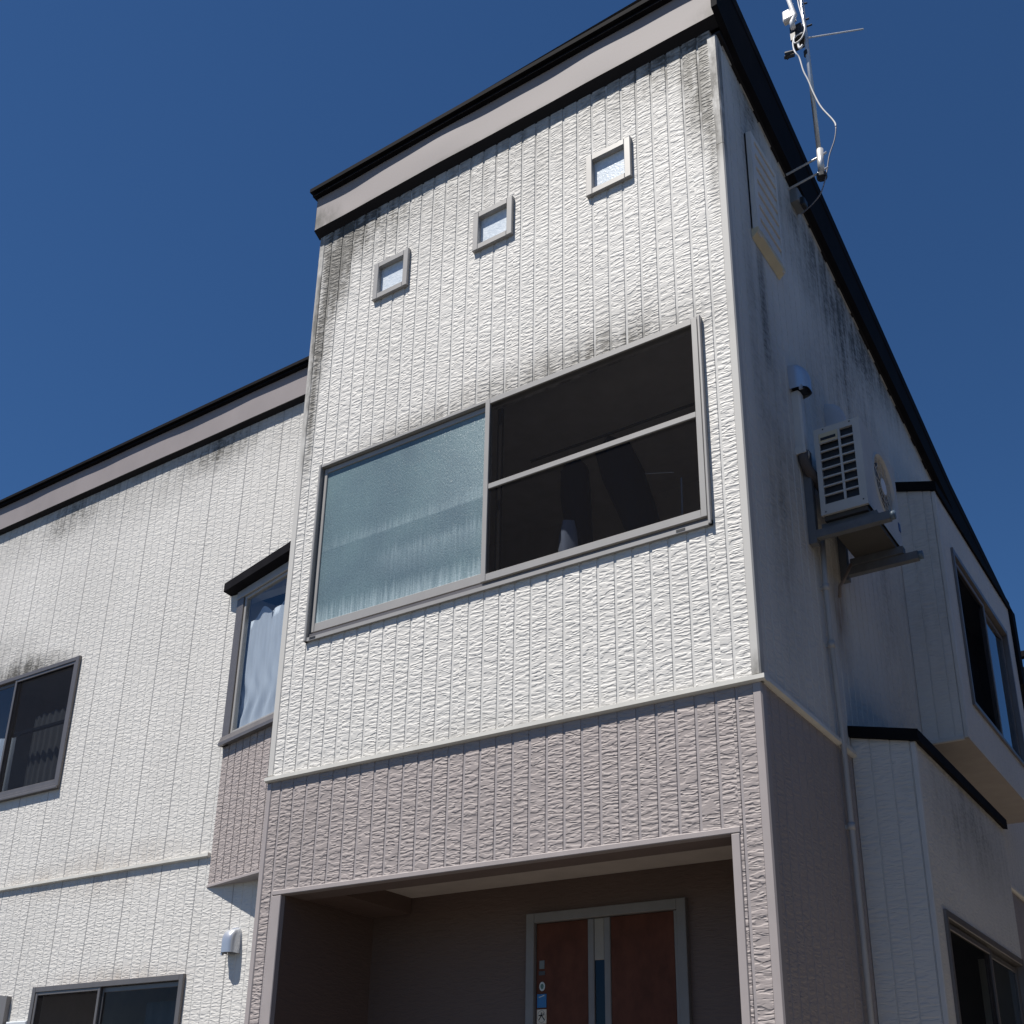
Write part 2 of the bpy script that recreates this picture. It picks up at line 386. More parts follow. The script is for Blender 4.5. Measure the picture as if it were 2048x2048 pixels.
# right corner: L shaped trims, the topmost piece has pulled loose
def corner(z0, z1, mat, b0=0., b1=0.):
    m = MB(); n = 6
    pts = []
    for i in range(n+1):
        f = i/n; z = z0+(z1-z0)*f; b = b0+(b1-b0)*f
        pts.append([(3.277-b*.5, -.004-b*.2, z), (W+.002-.006, -.004-b*.2, z), (W+.004, .004, z), (W+.004, .055, z), (W-.01, .055, z), (3.277-b*.5, .02, z)])
    vs = [p for r in pts for p in r]; fs = []
    for i in range(n):
        for j in range(6):
            k = (j+1) % 6; fs.append((i*6+j, i*6+k, i*6+6+k, i*6+6+j))
    fs += [(5,4,3,2,1,0), tuple(n*6+j for j in range(6))]
    m.add(vs, fs).build('corner_trim', mat, house)
corner(0, BELT-.03, m_trim_t); m_trim_f = groove('cream_trim_front', (.50, .485, .46), front_stain+[((3.30,0,7.6),(.09,1,.55),1.5), ((-.11,0,7.2),(.06,1,1.0),1.0), ((3.3,0,BELT),(.08,1,.16),1.2)])
trim(FRONT, -.140, -.084, BELT+.012, 8.245, m_trim_f); corner(BELT+.012, 7.235, m_trim_f); corner(7.239, 8.17, m_trim_f, 0, .03)
beltp = [(-.030, BELT-.026), (-.030, BELT-.002), (-.012, BELT+.004), (.02, BELT+.004), (.02, BELT-.034), (-.012, BELT-.034)]
MB(FRONT).prism(beltp, -.135, W+.031).build('belt_trim', m_belt, house)
MB(SIDE).prism(beltp, -.004, 7.5).build('belt_trim', m_belt, house)
MB(WING).prism(beltp, -9.0, -2.03).build('belt_trim', m_belt, house)

# ------------------------------------------------------------------ roof
fascia_dirty = groove('taupe_fascia_weathered', (.27, .24, .236), [((-.14,0,8.34),(.30,1,.22),1.6), ((3.3,0,8.33),(.2,1,.12),.7), ((1.5,0,8.29),(2.2,1,.05),.5)])
roof = MB(); 
roof.add([(-.17,-.10,8.69),(3.385,-.10,8.77),(3.385,2.354,8.16),(3.385,5.143,7.447),(3.385,7.536,7.066),(-.17,7.536,7.066),(-.17,5.143,7.447),(-.17,2.354,8.16)],
         [(0,1,2,7),(7,2,3,6),(6,3,4,5)])
roof.add([(-.12,.02,8.2),(3.3,.02,8.2),(3.3,7.5,6.68),(-.12,7.5,6.68)], [(0,3,2,1)])
roof.add([(-9.2,D-.1,8.32),(-.13,D-.1,8.32),(-.13,7.5,6.9),(-9.2,7.5,6.9)], [(0,1,2,3)])
R = roof.build('roof', m_roof, house)
def fascia(t, u0, u1, y, zb, zt, zsof, ysof, lips, mat, wav):
    m = MB(t); n = 60
    wv = lambda u: wav*(math.sin(u*4.1+.7)+.6*math.sin(u*2.3+2.)+.35*math.sin(u*9.7))
    vs = []; nz = 3
    for i in range(n+1):
        u = u0+(u1-u0)*i/n
        for j in range(nz+1):
            f = j/nz; vs.append((u, y+wv(u)*math.sin(math.pi*(.15+.75*f)), zb+(zt-zb)*f))
    fs = [(i*4+j, i*4+4+j, i*4+5+j, i*4+1+j) for i in range(n) for j in range(nz)]
    m.add(vs, fs)
    m.add([(u0,y,zb),(u0,.0+y+.2,zb),(u0,y+.2,zt),(u0,y,zt)], [(0,3,2,1)])
    m.build('fascia', mat, R, smooth=True)
    MB(t).prism([(y-.004, zb-.010), (y+.004, zb), (ysof, zb), (ysof, zsof), (ysof-.004, zsof)], u0-.002, u1).build('soffit', m_soffit, R)
    e = .02
    MB(t).prism([(y-.003, lips[0]-.004), (y-.040, lips[0]), (y-.040, lips[0]+.013), (y-.026, lips[0]+.016), (y-.026, lips[1]), (y+.1, lips[1]), (y+.1, lips[0])], u0-e, u1).build('roof_cap', m_cap, R)
    MB(t).prism([(y-.026, lips[1]-.002), (y-.058, lips[1]), (y-.058, lips[2]), (y-.03, lips[2]+.01), (y+.2, lips[2]+.02), (y+.2, lips[1])], u0-2*e, u1).build('roof_cap', m_cap, R)
fascia(FRONT, -.158, 3.345, -.06, 8.292, 8.66, 8.241, 0.012, (8.622, 8.664, 8.70), fascia_dirty, .0045)
fascia(WING, -9.2, -.142, -.06, 7.957, 8.30, 7.925, .012, (8.268, 8.300, 8.332), m_fascia, .0025)
# sloping verge on the right
VY = [-.115, .235, 1.3, 2.354, 3.7, 5.143, 6.3, 7.536]
def vt(y):
    ks = [(-.2, 8.806), (.235, 8.704), (2.354, 8.160), (5.143, 7.447), (7.536, 7.066)]
    for (a, za), (b, zb) in zip(ks, ks[1:]):
        if y <= b: return za+(zb-za)*(y-a)/(b-a)
    return 7.066
v = MB(); vs = []
for y in VY:
    yy = max(y, -.115)
    vs += [(3.345, yy, zl(yy)-.004 if yy > -.02 else 8.286), (3.385, yy, zl(yy)+.012 if yy > -.02 else 8.29), (3.385, yy, vt(yy)-.11), (3.392, yy, vt(yy)-.10), (3.392, yy, vt(yy)), (3.345, yy, vt(yy))]
n = len(VY)
v.add(vs, [(i*6+j, i*6+(j+1) % 6, i*6+6+(j+1) % 6, i*6+6+j) for i in range(n-1) for j in range(6)]+[(5,4,3,2,1,0), tuple((n-1)*6+j for j in range(6))])
v.build('verge', m_cap, R)
v = MB(); ys = [0.0, 7.5]
v.add([(W-.03,y,zl(y)+o) for y in ys for o in (0,.02)]+[(3.348,y,zl(y)+o) for y in ys for o in (0.,.02)],
      [(0,2,6,4),(1,5,7,3),(4,6,7,5),(0,4,5,1),(2,3,7,6)])
v.build('soffit', m_soffit, R)
v = MB()
for i in range(24):
    y0 = .1+i*.31+random.uniform(-.04, .04); y1 = y0+random.uniform(.12, .3)
    h = random.uniform(.004, .011)
    v.add([(W+.001,y0,zl(y0)-h),(W+.001,y1,zl(y1)-h*.5),(W+.008,y1,zl(y1)-.001),(W+.008,y0,zl(y0)-.001)], [(0,1,2,3)])
v.build('cobweb', plain('cobweb_grey', (.42, .42, .42), .9), R, kind='stuff')

# ------------------------------------------------------------------ windows
def bar(t, x0, x1, y0, y1, z0, z1, mat, par, name='frame', c=.003): return MB(t).cbox(x0, x1, y0, y1, z0, z1, c).build(name, mat, par)
def ring(t, x0, x1, z0, z1, w, y0, y1, mat, par, name='frame', wb=None, wt=None, wl=None, c=.003):
    wb = w if wb is None else wb; wt = w if wt is None else wt; wl = w if wl is None else wl
    m = MB(t); m.cbox(x0, x0+wl, y0, y1, z0, z1, c); m.cbox(x1-w, x1, y0, y1, z0, z1, c)
    m.cbox(x0+wl, x1-w, y0+.0015, y1, z0, z0+wb, c); m.cbox(x0+wl, x1-w, y0+.0015, y1, z1-wt, z1, c)
    return m.build(name, mat, par)
def room(t, x0, x1, z0, z1, y0, dep, par, ext=.5):
    a, b, c, d = x0-ext, x1+ext, z0-.7, z1+.3
    m = MB(t); y1 = y0+dep
    m.add([(a,y0,c),(b,y0,c),(b,y1,c),(a,y1,c),(a,y0,d),(b,y0,d),(b,y1,d),(a,y1,d)], [(0,1,2,3),(7,6,5,4),(1,5,6,2),(2,6,7,3),(3,7,4,0)])
    for q in pieces(a, b, c, d, [(x0, x1, z0, z1)]): m.rect(*q, y0)
    return m.build('room', m_room, par)
def window(): 
    o = bpy.data.objects.new('window', None); COL.objects.link(o); o.parent = house; o.empty_display_size = .1; return o
# three small square windows
for x0, x1, z0, z1 in SW:
    wn_ = window(); f = .047
    m = MB(); m.cbox(x0, x0+f, -.028, .02, z0, z1, .004); m.cbox(x1-f, x1, -.028, .02, z0, z1, .004)
    m.cbox(x0+f, x1-f, -.0275, .02, z0, z0+f, .003); m.cbox(x0+f, x1-f, -.0275, .02, z1-f, z1, .003)
    m.build('frame', m_bronze, wn_)
    MB().rect(x0+f-.002, x1-f+.002, z0+f-.002, z1-f+.002, .012).build('pane', m_frost_s, wn_)
# big window, frosted sash left and insect screen right
bw = window(); x0, x1, z0, z1 = BW
m = MB(); m.cbox(x0, x0+.022, -.03, .06, z0, z1); m.cbox(x1-.018, x1, -.03, .06, z0, z1); m.cbox(x0+.022, x1-.018, -.024, .06, z1-.022, z1, .002)
m.build('frame', m_bronze, bw)
m = MB(); m.prism([(-.021, z0), (-.021, z0+.026), (-.010, z0+.029), (.02, z0+.029), (.02, z0)], x0, x1); m.build('sill', m_bronze, bw)
for xx in (x0+.05, 2.90): MB().box(xx, xx+.055, -.0225, -.019, z0+.006, z0+.022).build('weep_cover', m_black, bw)
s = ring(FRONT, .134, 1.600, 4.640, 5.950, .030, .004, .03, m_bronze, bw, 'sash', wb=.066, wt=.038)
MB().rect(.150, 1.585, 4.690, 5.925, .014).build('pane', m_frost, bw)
sc = ring(FRONT, 1.576, 3.090, 4.624, 5.976, .036, -.0262, -.004, m_bronze, bw, 'screen_frame', wb=.050, wt=.040, c=.002)
MB().box(x0+.022, x1-.018, -.006, .06, z0+.030, z0+.055).build('track', m_bronze_d, bw)
bar(FRONT, 1.612, 3.054, -.0225, -.006, 5.284, 5.323, m_bronze, bw, 'crossbar')
MB().rect(1.60, 3.06, 4.66, 5.95, -.012).build('insect_screen', m_screen, bw)
bar(FRONT, 1.632, 1.668, .040, .06, 4.66, 5.92, plain('dark_inner_sash', (.022, .021, .021), .8, spec=0), bw, 'sash')
room(FRONT, x0, x1, z0, z1, .07, 2.0, bw, .12)
# wing window
ww = window(); x0, x1, z0, z1 = WW
ring(WING, x0, x1, z0, z1, .05, -.03, .06, m_bronze_d, ww, wb=.06, wt=.045)
MB(WING).cbox(x0, x1, -.045, -.02, z0, z0+.028).build('sill', m_bronze_d, ww)
ring(WING, x0+.05, -5.29, z0+.06, z1-.045, .04, .004, .03, m_bronze_d, ww, 'sash')
MB(WING).rect(x0+.08, -5.32, z0+.09, z1-.08, .014).build('pane', m_glass, ww)
ring(WING, -5.335, x1-.05, z0+.06, z1-.043, .032, -.022, -.004, m_bronze_d, ww, 'screen_frame', wb=.045)
bar(WING, -5.30, x1-.082, .02, .05, 5.262, 5.295, m_black, ww, 'crossbar')
MB(WING).rect(-5.31, x1-.075, z0+.10, z1-.07, -.010).build('insect_screen', m_screen_l, ww)
MB(WING).rect(-5.30, x1-.07, z0+.09, z1-.07, .016).build('pane', m_glass, ww)
room(WING, x0, x1, z0, z1, .07, 1.6, ww, .3)
# lower wing window
lw = window(); x0, x1, z0, z1 = LW
ring(WING, x0, x1, z0, z1, .05, -.03, .06, m_bronze_d, lw, wt=.048)
ring(WING, x0+.05, -3.19, z0+.05, z1-.046, .03, -.022, -.004, m_bronze_d, lw, 'screen_frame')
MB(WING).rect(x0+.07, -3.21, z0+.07, z1-.07, -.010).build('insect_screen', m_screen, lw)
ring(WING, -3.215, x1-.05, z0+.05, z1-.05, .042, .006, .03, m_bronze_d, lw, 'sash')
MB(WING).rect(-3.19, x1-.08, z0+.08, z1-.08, .016).build('pane', glass('dull_glass', (.6, .62, .64), 1.28), lw)
room(WING, x0, x1, z0, z1, .07, 1.6, lw, .15)

# ------------------------------------------------------------------ slanted bay beside the tower
bt = .245; bl = math.sqrt(1+bt*bt)
BAYT = T((-2.03, D, 0), (1/bl, -bt/bl, 0), (bt/bl, 1/bl, 0))
BL = 1.885*bl
bay = bpy.data.objects.new('bay', None); COL.objects.link(bay); bay.parent = house
bz0, bz1, bz2, bz3 = 3.344, 4.565, 5.975, 6.055
m = MB(BAYT); m.box(0, BL, .006, .03, bz0, bz1)
m.add([(0,.03,bz0),(BL,.03,bz0),(BL,.46,bz0)], [(2,1,0)]); m.build('bay_wall', m_groove_t, bay)
k = 0
u = .012
while u < BL-.01:
    u1 = min(u+P-.0125, BL); MB(BAYT).add([(u,.006,bz0),(u1,.006,bz0),(u1,.006,bz1),(u,.006,bz1),(u+.002,0,bz0),(u1-.002,0,bz0),(u1-.002,0,bz1),(u+.002,0,bz1)], [(4,5,6,7),(0,4,7,3),(5,1,2,6),(0,1,5,4)]).build('siding_board', m_taupe_front, bay); u += P
MB(BAYT).cbox(.003, BL, -.004, .03, bz0-.004, bz0+.022).build('bay_trim', m_trim_t, bay)
# bay window
m = MB(BAYT); m.cbox(.0, .115, -.025, .06, bz1, bz2, .004); m.build('bay_frame', m_bronze_d, bay)
m = MB(BAYT); m.prism([(-.05, bz1), (-.05, bz1+.03), (-.03, bz1+.085), (.05, bz1+.085), (.05, bz1)], 0, BL); m.build('bay_sill', m_bronze_d, bay)
m = MB(BAYT); m.cbox(.0, BL, -.03, .05, bz2, bz3-.002, .004); m.build('bay_head', m_bronze, bay)
ring(BAYT, .12, BL+.1, bz1+.085, bz2, .032, -.012, .03, m_bronze, bay, 'bay_sash', wt=.03, wb=.03)
MB(BAYT).rect(.145, BL+.1, bz1+.11, bz2-.025, .008).build('pane', m_glass, bay)
m = MB(BAYT); m.prism([(-.11, bz3+.02), (-.11, bz3+.105), (.5, bz3+.13), (.5, bz3), (-.02, bz3)], -.12, BL+.02); m.build('bay_roof', m_cap, bay)
m = MB(BAYT); m.add([(.02,.75,bz1-.3),(BL+.2,.95,bz1-.3),(BL+.2,.95,bz2+.1),(.02,.75,bz2+.1),(.0,.04,bz1-.02),(BL+.2,.04,bz1-.02),(.0,.04,bz2+.1),(BL+.2,.04,bz2+.1)], [(0,1,2,3),(4,5,1,0),(6,3,2,7),(4,0,3,6)])
m.build('room', m_room, bay)
def curtain(t, x0, x1, y, z0, z1, mat, label, wav=.03, nw=7, tie=None, group=None, skew=0., ragged=0.):
    m = MB(t); nx, nz = nw*8, 14; vs = []
    for j in range(nz+1):
        f = j/nz; z = z0+(z1-z0)*f
        for i in range(nx+1):
            g_ = i/nx; x = x0+(x1-x0)*g_+skew*(1-f)*(1-g_)
            if tie is not None:
                k = 1-.06*math.exp(-((f-tie)/.12)**2); x = x1-(x1-x)*k
            zz = z-(ragged*(.5+.5*math.sin(g_*nw*6.28*.5)) if j == nz else 0)
            vs.append((x, y+wav*math.sin(g_*nw*6.283+math.sin(g_*7)*1.1)*(.5+.5*(1-f)), zz))
    fs = [(j*(nx+1)+i, j*(nx+1)+i+1, (j+1)*(nx+1)+i+1, (j+1)*(nx+1)+i) for j in range(nz) for i in range(nx)]
    o = m.add(vs, fs).build('curtain', mat, None, smooth=True); return tag(o, label, 'curtain', group)
curtain(BAYT, .03, BL+.05, .055, bz1+.06, bz2-.16, m_curt, 'white gathered curtain tied in the middle behind the narrow slanted bay window', nw=9, wav=.013, tie=.29, ragged=.12)
curtain(WING, -5.12, -4.28, .15, WW[2]+.02, 5.52, m_curt_d, 'grey pleated curtain behind the dark screen of the upstairs window at the left', nw=9, wav=.014, ragged=.03)
curtain(WING, -6.05, -5.42, .15, WW[2]+.05, 5.35, m_curt, 'pale curtain edge behind the sky reflecting left pane of the upstairs left window', nw=5)
curtain(WING, -2.95, -2.3, .3, LW[2], 2.5, m_curt_d, 'dim curtain behind the right pane of the ground floor window', nw=5)

# ------------------------------------------------------------------ laundry behind the big screen
tag(MB().tube([(1.6, .50, 5.78), (3.0, .50, 5.78)], .009).build('clothes_rod', m_black, None, smooth=True), 'thin dark clothes rod inside the screened upstairs window', 'clothes rod')
def garment(x, y, z0, z1, wd, mat, label, lean=0., top=.10):
    m = MB(); n = 14; rows = [(1.0, top), (.93, .35+.5*top+.15), (.86, .95), (.6, 1.0), (.3, .92), (0., .85)]; vs = []
    for f, k in rows:
        for j in range(n):
            a = 6.283*j/n; fold = 1+.12*math.sin(5*a+f*4)
            vs.append((x+lean*(1-f)+math.cos(a)*wd*.5*k*fold, y+math.sin(a)*.06*(.4+k)*fold, z0+(z1-z0)*f))
    fs = [(r*n+j, (r+1)*n+j, (r+1)*n+(j+1) % n, r*n+(j+1) % n) for r in range(len(rows)-1) for j in range(n)]
    return tag(m.add(vs, fs).build('garment', mat, None, smooth=True), label, 'clothes')
garment(1.945, .50, 4.92, 5.70, .20, m_cloth_d, 'narrow dark shirt hanging nearest the frosted sash inside the screened window', .04)
garment(2.215, .50, 4.92, 5.75, .27, m_cloth_d, 'wider dark jacket hanging askew in the middle of the screened window', .24)
garment(1.945, .44, 4.45, 5.15, .135, m_cloth_b, 'pale blue cloth hanging low below the dark shirt in the screened window', 0, .7)
dk = empty('drying_rack', (2.6, .5, 4.9), 'thin metal drying rack beside the dark jacket in the screened window', 'rack')
MB().tube([(2.42, .5, 5.40), (2.66, .5, 5.33)], .004, 6).build('rail', m_alu, dk); MB().tube([(2.71, .5, 5.27), (2.70, .5, 4.6)], .006, 6).build('post', m_alu, dk)

# ------------------------------------------------------------------ porch
MB().cbox(.014, 3.166, -.006, .05, 2.836, 2.868).build('lintel_trim', m_trim_t, house)
MB().cbox(.012, .090, -.005, .035, 0, 2.834).build('jamb_trim', m_trim_t, house)
MB().cbox(3.116, 3.161, -.006, .12, 0, 2.834).build('jamb_trim', m_trim_t, house)
m = MB(); m.box(.02, 3.2, .012, .215, 2.838, 2.97); m.build('lintel', m_lintel, house)
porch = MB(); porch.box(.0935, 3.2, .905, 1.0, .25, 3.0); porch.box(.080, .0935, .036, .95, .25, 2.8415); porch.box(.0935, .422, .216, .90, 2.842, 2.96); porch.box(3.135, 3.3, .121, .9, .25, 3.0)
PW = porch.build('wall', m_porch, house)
m = MB(); m.box(.30, 3.2, .216, .93, 2.95, 3.0); m.build('porch_ceiling', m_ceil, house)
m = MB(); m.box(.0, 3.25, .05, 1.0, 0, .25); m.build('porch_floor', plain('porch_tile', (.16, .13, .12), .6), house)
door = bpy.data.objects.new('door', None); COL.objects.link(door); door.parent = house
DT = T((0, .9, 0), (1, 0, 0), (0, 1, 0))
ring(DT, 1.363, 2.446, .25, 2.752, .058, -.03, .06, m_doorf, door, 'door_frame', wt=.06)
dl = 1.42; dr = 2.385
MB(DT).cbox(dl+.004, 1.792, -.004, .03, .27, 2.688).build('door_panel', m_doorp, door)
MB(DT).cbox(1.944, dr-.025, -.004, .03, .27, 2.688).build('door_panel', m_doorp, door)
MB(DT).cbox(1.792, 1.834, -.012, .03, .27, 2.688).build('door_stile', m_doorf, door)
MB(DT).cbox(1.903, 1.944, -.012, .03, .27, 2.688).build('door_stile', m_doorf, door)
MB(DT).cbox(1.834, 1.903, -.006, .03, 2.44, 2.688).build('door_stile', plain('pale_door_panel', (.30, .27, .23), .6, spec=.2), door)
MB(DT).cbox(1.834, 1.903, -.004, .03, .27, 2.062).build('door_stile', m_doorf, door)
MB(DT).rect(1.834, 1.903, 2.062, 2.44, .0005).build('pane', glass('door_glass', (.4, .42, .45), 1.38), door)
MB(DT).box(1.834, 1.903, .002, .0045, 2.062, 2.44).build('door_backing', plain('dark_backing', (.008, .008, .01), .95, spec=0), door)
MB(DT).cbox(dr-.025, dr, -.010, .03, .27, 2.69).build('door_stile', m_doorf, door)
MB(DT).cbox(1.452, 1.482, -.05, -.02, 1.0, 1.35).build('handle', m_doorf, door)
# stickers on the door's left edge
def disc(t, cx, cz, r, y, n=24, rx=None):
    rx = r if rx is None else rx
    return MB(t).add([(cx+rx*math.cos(6.283*i/n), y+yy, cz+r*math.sin(6.283*i/n)) for yy in (0, .003) for i in range(n)], [tuple(range(n)), *[(i, (i+1) % n, n+(i+1) % n, n+i) for i in range(n)]])
m_st_g = plain('sticker_grey', (.16, .17, .16), .6); m_st_w = plain('sticker_white', (.55, .57, .52), .6); m_st_gr = plain('sticker_green', (.10, .17, .14), .6)
m_st_b = plain('sticker_blue', (.03, .16, .36), .6); m_st_c = plain('sticker_cream', (.66, .55, .42), .6); m_ink = plain('sticker_ink', (.02, .02, .02), .7)
def sticker(x, z, label): return empty('sticker', (x, .89, z), label, 'sticker', 'stickers on the entrance door')
sx = 1.467
e = sticker(sx, 2.43, 'grey square sticker, topmost of the column on the brown entrance door')
MB(DT).cbox(sx-.018, sx+.018, -.008, -.0045, 2.412, 2.462, .001).build('sheet', m_st_g, e); MB(DT).cbox(sx-.022, sx+.022, -.007, -.0045, 2.374, 2.398, .001).build('sheet', plain('sticker_dark', (.06, .06, .06), .6), e)
e = sticker(sx, 2.31, 'round white sticker with a green centre on the brown entrance door')
disc(DT, sx+.003, 2.307, .027, -.008, rx=.020).build('sheet', m_st_w, e); disc(DT, sx+.003, 2.307, .016, -.0085, rx=.012).build('print', m_st_gr, e)
e = sticker(sx, 2.23, 'blue rectangular sticker with a pale mark on the brown entrance door')
MB(DT).cbox(sx-.033, sx+.033, -.008, -.0045, 2.182, 2.262, .001).build('sheet', m_st_b, e); MB(DT).add([(sx-.02,-.0085,2.246),(sx+.002,-.0085,2.250),(sx+.020,-.0085,2.258),(sx+.018,-.0085,2.250),(sx-.018,-.0085,2.240)], [(0,4,3,2,1)]).build('print', m_st_w, e)
e = sticker(sx, 2.13, 'cream square sticker with a black dog character, lowest on the brown entrance door')
zc = 2.130; MB(DT).cbox(sx-.034, sx+.034, -.008, -.0045, zc-.042, zc+.042, .001).build('sheet', m_st_c, e)
rg = MB(DT); nn = 28
rg.add([(sx+rr*math.cos(6.283*i/nn)*.8, -.0083, zc+rr*math.sin(6.283*i/nn)) for rr in (.036, .033) for i in range(nn)], [(i, (i+1) % nn, nn+(i+1) % nn, nn+i) for i in range(nn)]); rg.build('print', m_st_g, e)
ink = MB(DT)
def stroke(a, b, w=.0030):
    d = Vector((b[0]-a[0], b[1]-a[1])); q = Vector((-d.y, d.x)).normalized()*w
    ink.add([(sx+a[0]+q.x,-.0088,zc+a[1]+q.y),(sx+a[0]-q.x,-.0088,zc+a[1]-q.y),(sx+b[0]-q.x,-.0088,zc+b[1]-q.y),(sx+b[0]+q.x,-.0088,zc+b[1]+q.y)], [(0,1,2,3)])
stroke((-.020, .006), (.020, .010)); stroke((0, .024), (-.002, .004)); stroke((-.002, .006), (-.018, -.020)); stroke((.001, .006), (.022, -.022)); stroke((.010, .022), (.015, .015), .0028)
ink.build('print', m_ink, e)
# porch lamp, dark, on the right inside wall
lamp = empty('wall_lamp', (3.05, .8, 2.62), 'small dark lantern high in the right corner of the entrance porch', 'lamp')
MB().box(3.10, 3.134, .60, .66, 2.56, 2.70).build('back_plate', m_black, lamp)
m = MB(); q = [(3.02, .63)]; n = 8
m.add([(3.05+r_*math.cos(6.283*i/n), .63+r_*math.sin(6.283*i/n), z_) for r_, z_ in ((.012, 2.74), (.055, 2.66), (.05, 2.62), (.03, 2.48)) for i in range(n)], [(r*n+i, r*n+(i+1) % n, (r+1)*n+(i+1) % n, (r+1)*n+i) for r in range(3) for i in range(n)])
m.build('lamp_body', m_black, lamp)

# ------------------------------------------------------------------ bays on the side wall
def side_bay(x1, y0, y1, z0, z1, zt0, zt1, win, soff, over, rise, pane=None):
    b = bpy.data.objects.new('bay', None); COL.objects.link(b); b.parent = house
    NF = T((0, y0, 0), (1, 0, 0), (0, 1, 0)); RF = T((x1, 0, 0), (0, 1, 0), (-1, 0, 0))
    m = MB(); m.add([(W+.001,y0+.0055,z0+.01),(x1-.004,y0+.0055,z0+.01),(x1-.004,y0+.0055,z1),(W+.001,y0+.0055,z1+rise)], [(0,1,2,3)]); m.box(W+.001, x1-.004, y1-.08, y1, z0+.01, z1)
    m.box(W-.05, x1-.004, y0+.08, y1-.08, z1-.06, z1)
    RM = MB(RF)
    for q in pieces(y0+.08, y1-.08, z0+.01, z1-.06, [win]): RM.box(q[0], q[1], .004, .05, q[2], q[3])
    RM.build('bay_wall', m_groove_c, b); m.build('bay_wall', m_groove_c, b)
    u = W+.002
    for kk in range(5):
        u1 = min(u+P-.006, x1-.03)
        if u1-u > .02:
            r0, r1 = (z1+.003+rise*(x1-q_)/(x1-W) for q_ in (u, u1))
            MB(NF).add([(u,.006,z0),(u1,.006,z0),(u1,.006,r1),(u,.006,r0),(u+.002,0,z0),(u1-.002,0,z0),(u1-.002,0,r1),(u+.002,0,r0)], [(4,5,6,7),(0,4,7,3),(5,1,2,6),(0,1,5,4)]).build('siding_board', m_cream_side, b)
        u += P
    MB(NF).cbox(x1-.028, x1+.003, -.004, .03, z0, z1, .004).build('bay_trim', m_trim_c, b)
    u = y0+.035
    while u < y1:
        for q in pieces(u, min(u+P-.006, y1), z0, z1, [win]): MB(RF).box(q[0], q[1], 0, .005, q[2], q[3]).build('siding_board', m_cream_side, b)
        u += P
    MB().box(W, x1-.002, y0+.006, y1, z0-.006, z0+.012).build('bay_soffit', soff, b)
    MB(NF).cbox(W+.0, x1-.03, -.006, .02, z0-.012, z0+.02).build('bay_trim', m_trim_c, b)
    m = MB(); m.add([(W, y0-over, zt0+rise), (x1+over, y0-over, zt0), (x1+over, y1+.02, zt0), (W, y1+.02, zt0+rise), (W, y0-over, zt1+rise), (x1+over, y0-over, zt1), (x1+over, y1+.02, zt1), (W, y1+.02, zt1+rise)], [(0,3,2,1),(4,5,6,7),(0,1,5,4),(1,2,6,5),(2,3,7,6),(3,0,4,7)])
    m.build('bay_roof', m_cap, b)
    a0, a1, c0, c1 = win
    ring(RF, a0, a1, c0, c1, .03, -.02, .05, m_bronze_d, b, 'bay_frame', wt=.045)
    mid = a0+(a1-a0)*.55
    ring(RF, a0+.04, mid+.02, c0+.04, c1-.06, .035, .0, .02, m_bronze_d, b, 'screen_frame')
    MB(RF).rect(a0+.06, mid, c0+.06, c1-.08, .01).build('insect_screen', m_screen, b)
    ring(RF, mid-.02, a1-.04, c0+.04, c1-.06, .035, .022, .04, m_bronze_d, b, 'bay_sash')
    MB(RF).rect(mid, a1-.06, c0+.06, c1-.08, .03).build('pane', pane or m_glass_d, b)
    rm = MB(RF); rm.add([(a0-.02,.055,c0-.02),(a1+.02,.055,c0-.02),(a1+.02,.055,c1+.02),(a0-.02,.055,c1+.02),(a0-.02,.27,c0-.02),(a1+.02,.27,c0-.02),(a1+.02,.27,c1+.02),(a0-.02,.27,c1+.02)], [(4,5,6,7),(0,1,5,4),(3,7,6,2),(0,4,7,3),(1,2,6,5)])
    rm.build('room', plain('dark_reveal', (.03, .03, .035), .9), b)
    return b
ub = side_bay(3.635, 3.148, 5.64, 4.215, 6.25, 6.245, 6.325, (3.44, 5.30, 4.56, 5.885), m_beige, .02, .10)
lb = side_bay(3.690, 1.396, 3.585, .0, 3.64, 3.632, 3.702, (1.565, 3.525, .9, 2.695), m_beige, .03, .093, glass('shaded_glass', (.3, .36, .38), 1.22))
MB().box(3.60, 3.665, 5.66, 5.80, 5.50, 6.26).build('bay_downpipe', m_cap, ub)

